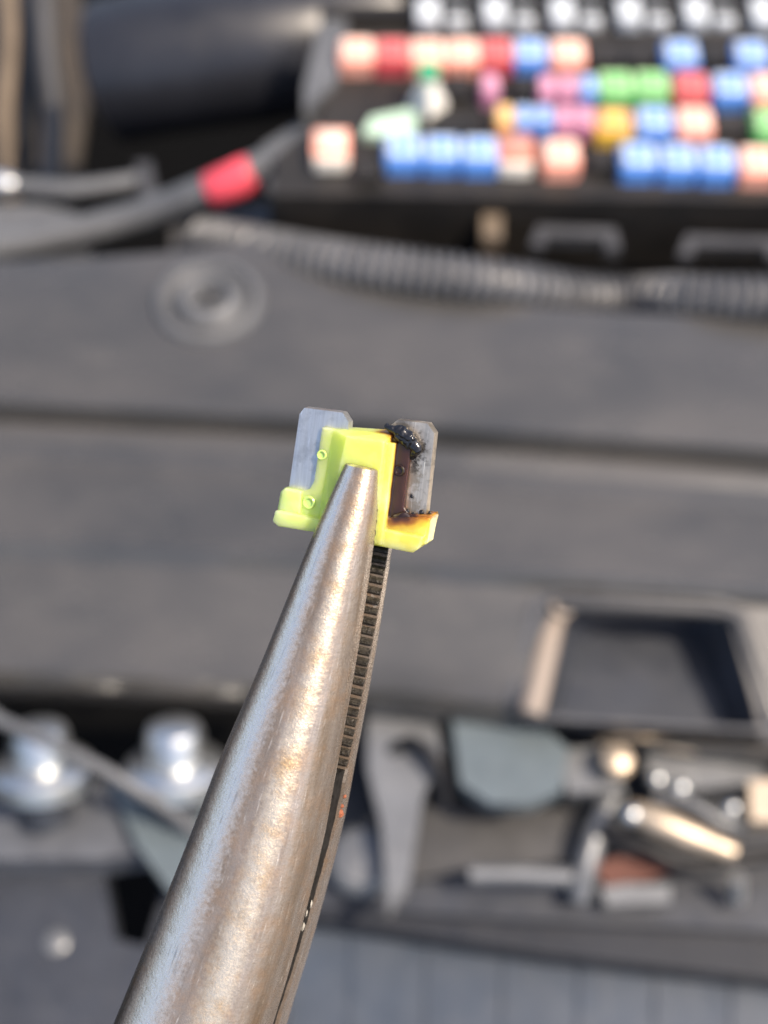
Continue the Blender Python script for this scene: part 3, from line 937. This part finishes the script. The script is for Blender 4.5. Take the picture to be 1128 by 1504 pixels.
# ------------------------------------------------------------------ needle nose pliers
def plier_mat():
    m, nt, b = principled('worn_plier_steel')
    tc = node(nt, 'ShaderNodeTexCoord')
    ob = tc.outputs['Object']
    # long stains that follow the jaw
    mp = node(nt, 'ShaderNodeMapping')
    nt.links.new(tc.outputs['UV'], mp.inputs['Vector'])
    mp.inputs['Scale'].default_value = (7.0, 0.55, 1.0)
    f1 = noise_fac(nt, mp.outputs[0], 1.6, 5, 0.6, 0.42, 0.66)
    f2 = noise_fac(nt, ob, 5.0, 6, 0.7, 0.46, 0.70)
    f3 = noise_fac(nt, ob, 80.0, 3, 0.7, 0.60, 0.72)
    f4 = noise_fac(nt, ob, 14.0, 5, 0.7, 0.56, 0.72)
    c = mixrgb(nt, f1, (0.31, 0.265, 0.225), (0.22, 0.17, 0.125))
    # white sky highlight painted along the jaw, ragged at its edges
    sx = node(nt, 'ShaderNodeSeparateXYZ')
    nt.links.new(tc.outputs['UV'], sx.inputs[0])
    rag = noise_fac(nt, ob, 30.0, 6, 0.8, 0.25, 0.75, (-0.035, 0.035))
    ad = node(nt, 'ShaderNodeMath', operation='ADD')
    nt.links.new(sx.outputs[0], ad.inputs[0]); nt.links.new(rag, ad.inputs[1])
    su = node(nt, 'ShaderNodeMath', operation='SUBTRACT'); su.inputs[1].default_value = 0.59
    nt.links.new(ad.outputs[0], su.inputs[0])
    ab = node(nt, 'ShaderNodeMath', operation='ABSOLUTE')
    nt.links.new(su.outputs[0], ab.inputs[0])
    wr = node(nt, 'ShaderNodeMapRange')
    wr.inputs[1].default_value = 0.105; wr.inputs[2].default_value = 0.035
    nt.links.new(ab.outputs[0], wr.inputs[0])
    glint_mask = wr.outputs[0]
    h = node(nt, 'ShaderNodeMath', operation='MULTIPLY'); h.inputs[1].default_value = 0.55
    nt.links.new(f2, h.inputs[0])
    c = mixrgb(nt, h.outputs[0], c, (0.36, 0.22, 0.12))
    h4 = node(nt, 'ShaderNodeMath', operation='MULTIPLY'); h4.inputs[1].default_value = 0.35
    nt.links.new(f4, h4.inputs[0])
    c = mixrgb(nt, h4.outputs[0], c, (0.20, 0.15, 0.12))
    h3 = node(nt, 'ShaderNodeMath', operation='MULTIPLY'); h3.inputs[1].default_value = 0.6
    nt.links.new(f3, h3.inputs[0])
    c = mixrgb(nt, h3.outputs[0], c, (0.14, 0.11, 0.09))
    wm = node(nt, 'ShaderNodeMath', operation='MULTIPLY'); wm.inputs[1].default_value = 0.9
    nt.links.new(glint_mask, wm.inputs[0])
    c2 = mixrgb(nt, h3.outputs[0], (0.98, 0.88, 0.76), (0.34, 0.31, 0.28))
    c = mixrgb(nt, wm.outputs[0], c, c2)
    mps = node(nt, 'ShaderNodeMapping')
    nt.links.new(tc.outputs['UV'], mps.inputs['Vector'])
    mps.inputs['Scale'].default_value = (34.0, 1.6, 1.0)
    mps.inputs['Rotation'].default_value = (0, 0, 0.5)
    scr = noise_fac(nt, mps.outputs[0], 3.0, 4, 0.7, 0.60, 0.68, (0, 0.6))
    c = mixrgb(nt, scr, c, (0.70, 0.64, 0.56))
    mps2 = node(nt, 'ShaderNodeMapping')
    nt.links.new(tc.outputs['UV'], mps2.inputs['Vector'])
    mps2.inputs['Scale'].default_value = (26.0, 1.1, 1.0)
    scd = noise_fac(nt, mps2.outputs[0], 2.4, 5, 0.7, 0.57, 0.68, (0, 0.5))
    c = mixrgb(nt, scd, c, (0.16, 0.12, 0.09))
    # second, narrower band: warm sun highlight painted nearer the gripping edge
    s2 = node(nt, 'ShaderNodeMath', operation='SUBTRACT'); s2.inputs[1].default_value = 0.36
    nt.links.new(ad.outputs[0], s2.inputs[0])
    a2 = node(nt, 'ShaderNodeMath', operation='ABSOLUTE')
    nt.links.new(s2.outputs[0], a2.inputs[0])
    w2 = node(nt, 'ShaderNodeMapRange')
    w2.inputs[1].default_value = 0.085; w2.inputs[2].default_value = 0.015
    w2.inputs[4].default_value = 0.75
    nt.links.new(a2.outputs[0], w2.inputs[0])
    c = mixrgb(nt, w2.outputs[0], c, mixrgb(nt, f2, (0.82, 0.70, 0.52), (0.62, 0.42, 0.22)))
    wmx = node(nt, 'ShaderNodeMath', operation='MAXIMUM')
    nt.links.new(glint_mask, wmx.inputs[0]); nt.links.new(w2.outputs[0], wmx.inputs[1])
    glint_mask = wmx.outputs[0]
    nt.links.new(c, b.inputs['Base Color'])
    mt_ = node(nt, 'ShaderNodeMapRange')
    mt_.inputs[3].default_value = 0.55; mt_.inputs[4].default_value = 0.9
    nt.links.new(glint_mask, mt_.inputs[0]); nt.links.new(mt_.outputs[0], b.inputs['Metallic'])
    fr = noise_fac(nt, ob, 42.0, 4, 0.7, 0.3, 0.7, (0.17, 0.37))
    nt.links.new(fr, b.inputs['Roughness'])
    n1 = node(nt, 'ShaderNodeTexNoise'); n1.inputs['Scale'].default_value = 70; n1.inputs['Detail'].default_value = 4; n1.inputs['Roughness'].default_value = 0.65
    nt.links.new(ob, n1.inputs['Vector'])
    n2 = node(nt, 'ShaderNodeTexNoise'); n2.inputs['Scale'].default_value = 9; n2.inputs['Detail'].default_value = 3
    nt.links.new(ob, n2.inputs['Vector'])
    b1 = node(nt, 'ShaderNodeBump'); b1.inputs['Strength'].default_value = 0.45; b1.inputs['Distance'].default_value = 0.006
    nt.links.new(n1.outputs[0], b1.inputs['Height'])
    b2 = node(nt, 'ShaderNodeBump'); b2.inputs['Strength'].default_value = 0.25; b2.inputs['Distance'].default_value = 0.02
    nt.links.new(n2.outputs[0], b2.inputs['Height']); nt.links.new(b1.outputs[0], b2.inputs['Normal'])
    nt.links.new(b2.outputs[0], b.inputs['Normal'])
    return m
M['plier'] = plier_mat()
M['tooth'] = plain('grimy_tooth_steel', (0.012, 0.010, 0.008), 0.34, 0.15, 0.8, 38, col2=(0.07, 0.06, 0.045), bump=0.6, bscale=70)
M['orange'] = plain('fresh_rust', (0.20, 0.06, 0.025), 0.8, 0, 0.5, 20)
M['grip'] = plain('rubber_grip', (0.30, 0.03, 0.03), 0.5)

PZ = (AX @ Vector((-0.34, -0.06, 0.94))).normalized()          # away from the parting plane, front jaw
EDGE = [  # py, left outline, right inner edge of the front jaw (photo pixels), wall height
    (684, 508, 560, 5), (740, 482, 555, 6), (800, 456, 547, 8), (900, 416, 532, 10), (1000, 376, 515, 13),
    (1110, 329, 494, 17), (1200, 295, 477, 20), (1300, 257, 452, 24), (1400, 217, 424, 28), (1504, 176, 392, 33),
    (1650, 118, 352, 40), (1800, 62, 312, 48)]
W0 = 47.0
def wfront(py):
    return W0 - (py - 684) * 0.085
def gap(py):
    return max(14.0, 77 - (py - 684) * 0.062)

pliers = thing('needle_nose_pliers', FP(190, 1800, -60), 'scratched steel needle nose pliers holding the lime fuse at their tip', 'pliers')

def jaw_frames():
    pts = spline([(e[0], e[1], e[2]) for e in EDGE], 10)
    hs_ = spline([(e[0], e[3], 0) for e in EDGE], 10)
    out = []
    for p, h_ in zip(pts, hs_):
        py, xl, xr = p
        a = FP(xl + (xr - xl) * 0.035, py - 2, wfront(py))
        c = FP(xr, py + (xr - xl) * 0.14, wfront(py))
        out.append((a, c, h_.y * s, py))
    res = []
    for a, c, h_, py in out:
        # width vector made perpendicular to PZ
        wv = (c - a)
        wv = wv - PZ * wv.dot(PZ)
        wv *= 1.115
        ce = c - wv * 0.5
        res.append((ce, wv * 0.5, h_, py))
    return res
FR = jaw_frames()

def section(ce, half, h_, sign, k=1.0, n=26):
    Wd = half.normalized()
    a = half.length * k
    D = a * 0.92
    O = PZ * sign
    pts = [ce + Wd * a]
    for i in range(n + 1):
        th = math.pi * i / n
        x = math.cos(th); y = math.sin(th)
        # slightly flattened crown
        xx = math.copysign(abs(x) ** 0.86, x)
        yy = abs(y) ** 0.90
        pts.append(ce + Wd * (a * xx * 0.985) + O * (h_ * k + D * k * yy))
    pts.append(ce - Wd * a)
    return pts

def jaw(sign):
    rings = []
    base = []
    for i, (ce, half, h_, py) in enumerate(FR):
        c2 = ce if sign > 0 else ce - PZ * (gap(py) * s)
        base.append((c2, half, h_, py))
    # rounded nose
    c0, h0, hh0, p0 = base[0]
    ax = (base[1][0] - c0).normalized()
    rings.append(section(c0 - ax * 2.2 * s, h0, hh0, sign, 0.80))
    rings.append(section(c0 - ax * 1.2 * s, h0, hh0, sign, 0.93))
    for c2, half, h_, py in base:
        rings.append(section(c2, half, h_, sign))
    bm = bmesh.new()
    loft(bm, rings)
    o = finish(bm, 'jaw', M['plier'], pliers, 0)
    # teeth on the gripping face
    py_last = None
    acc_ = 0.0
    step = 15.5
    k = 0
    for (ca, ha, _, pa), (cb, hb, _, pb) in zip(base, base[1:]):
        seg = (cb - ca).length / s
        pos = (k * step) - acc_
        while pos < seg:
            q = pos / seg
            c = ca.lerp(cb, q); hv = ha.lerp(hb, q); py = pa + (pb - pa) * q
            if py > 1120:
                break
            ax = (cb - ca).normalized()
            if py > 700:
                bm = bmesh.new()
                inw = -PZ * sign
                hw = random.uniform(5.4, 6.8) * s; ht = random.uniform(4.6, 6.6) * s
                A = hv * 0.985
                rnd = random.uniform(0.8, 1.1)
                prof = [(-hw, -2.0 * s), (-hw * 0.9, 0.8 * s), (-hw * 0.15, ht * rnd), (hw * 0.5, ht * rnd * 0.92), (hw, 0.6 * s), (hw, -2.0 * s)]
                add_prism(bm, [c - A + ax * u + inw * v for u, v in prof], [c + A + ax * u + inw * v for u, v in prof])
                finish(bm, 'tooth', M['tooth'], o, 0.6 * s, False, 1)
            k += 1
            pos = (k * step) - acc_
        acc_ += seg
    return o, base
jf, bf = jaw(1)
jb, bb = jaw(-1)
# black fill closing the gap between the jaws further down
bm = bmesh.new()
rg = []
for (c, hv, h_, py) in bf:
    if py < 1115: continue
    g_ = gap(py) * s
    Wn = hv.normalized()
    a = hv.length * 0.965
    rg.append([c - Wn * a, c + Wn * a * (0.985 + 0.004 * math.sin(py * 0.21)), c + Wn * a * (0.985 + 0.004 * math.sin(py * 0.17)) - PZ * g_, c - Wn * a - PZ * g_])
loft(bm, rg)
finish(bm, 'gap_fill', plain('dark_gap_fill', (0.006, 0.005, 0.004), 0.8, 0, 1.5, 30, spec=0.1), pliers)
axq = (bf[-1][0] - bf[0][0]).to_track_quat('Z', 'Y').to_matrix().to_4x4()
M['grit'] = plain('pale_grit', (0.26, 0.24, 0.20), 0.6)
for q in (1308, 1316, 1338):
    c, hv, h_, py = min(bf, key=lambda e_: abs(e_[3] - q))
    bm = bmesh.new()
    bmesh.ops.create_icosphere(bm, subdivisions=1, radius=random.uniform(2.4, 4.5) * s, matrix=Matrix.Translation(c + hv * 0.97 - PZ * (gap(py) * random.uniform(0.3, 0.8) * s)) @ axq @ Matrix.Diagonal((0.7, 0.7, 1.8, 1)))
    for v in bm.verts:
        v.co += noise.noise_vector(v.co * 60) * 0.006
    finish(bm, 'grit_speck', M['grit'], pliers)
# rust fleck on the rim of the back jaw
c, hv, h_, py = min(bb, key=lambda e_: abs(e_[3] - 1172))
bm = bmesh.new()
pos = c + hv * 1.0 - PZ * (10 * s)
for i in range(9):
    bmesh.ops.create_icosphere(bm, subdivisions=2, radius=random.uniform(2.5, 5.0) * s, matrix=Matrix.Translation(pos + (bb[40][0] - bb[20][0]).normalized() * random.uniform(-20, 16) * s - PZ * random.uniform(-6, 8) * s))
for v in bm.verts:
    v.co += noise.noise_vector(v.co * 50) * 0.006
finish(bm, 'rust_fleck', M['orange'], pliers)
# joint and handles below the picture
ce, hv, h_, py = bf[-1]
jc = ce - PZ * 10 * s
axd = (bf[-1][0] - bf[-8][0]).normalized()
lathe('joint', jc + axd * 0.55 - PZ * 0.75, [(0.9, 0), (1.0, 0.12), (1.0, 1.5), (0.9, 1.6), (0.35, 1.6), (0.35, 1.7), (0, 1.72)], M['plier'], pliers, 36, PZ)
for sg in (-1, 1):
    Wn = hv.normalized()
    p0 = jc + axd * 0.9 + PZ * (0.25 * sg)
    tube('handle', spline([tuple(p0), tuple(p0 + axd * 2 + PZ * 0.7 * sg), tuple(p0 + axd * 5 + PZ * 1.1 * sg), tuple(p0 + axd * 8 + PZ * 0.9 * sg)], 6), 0.42, M['grip'], pliers, 16)
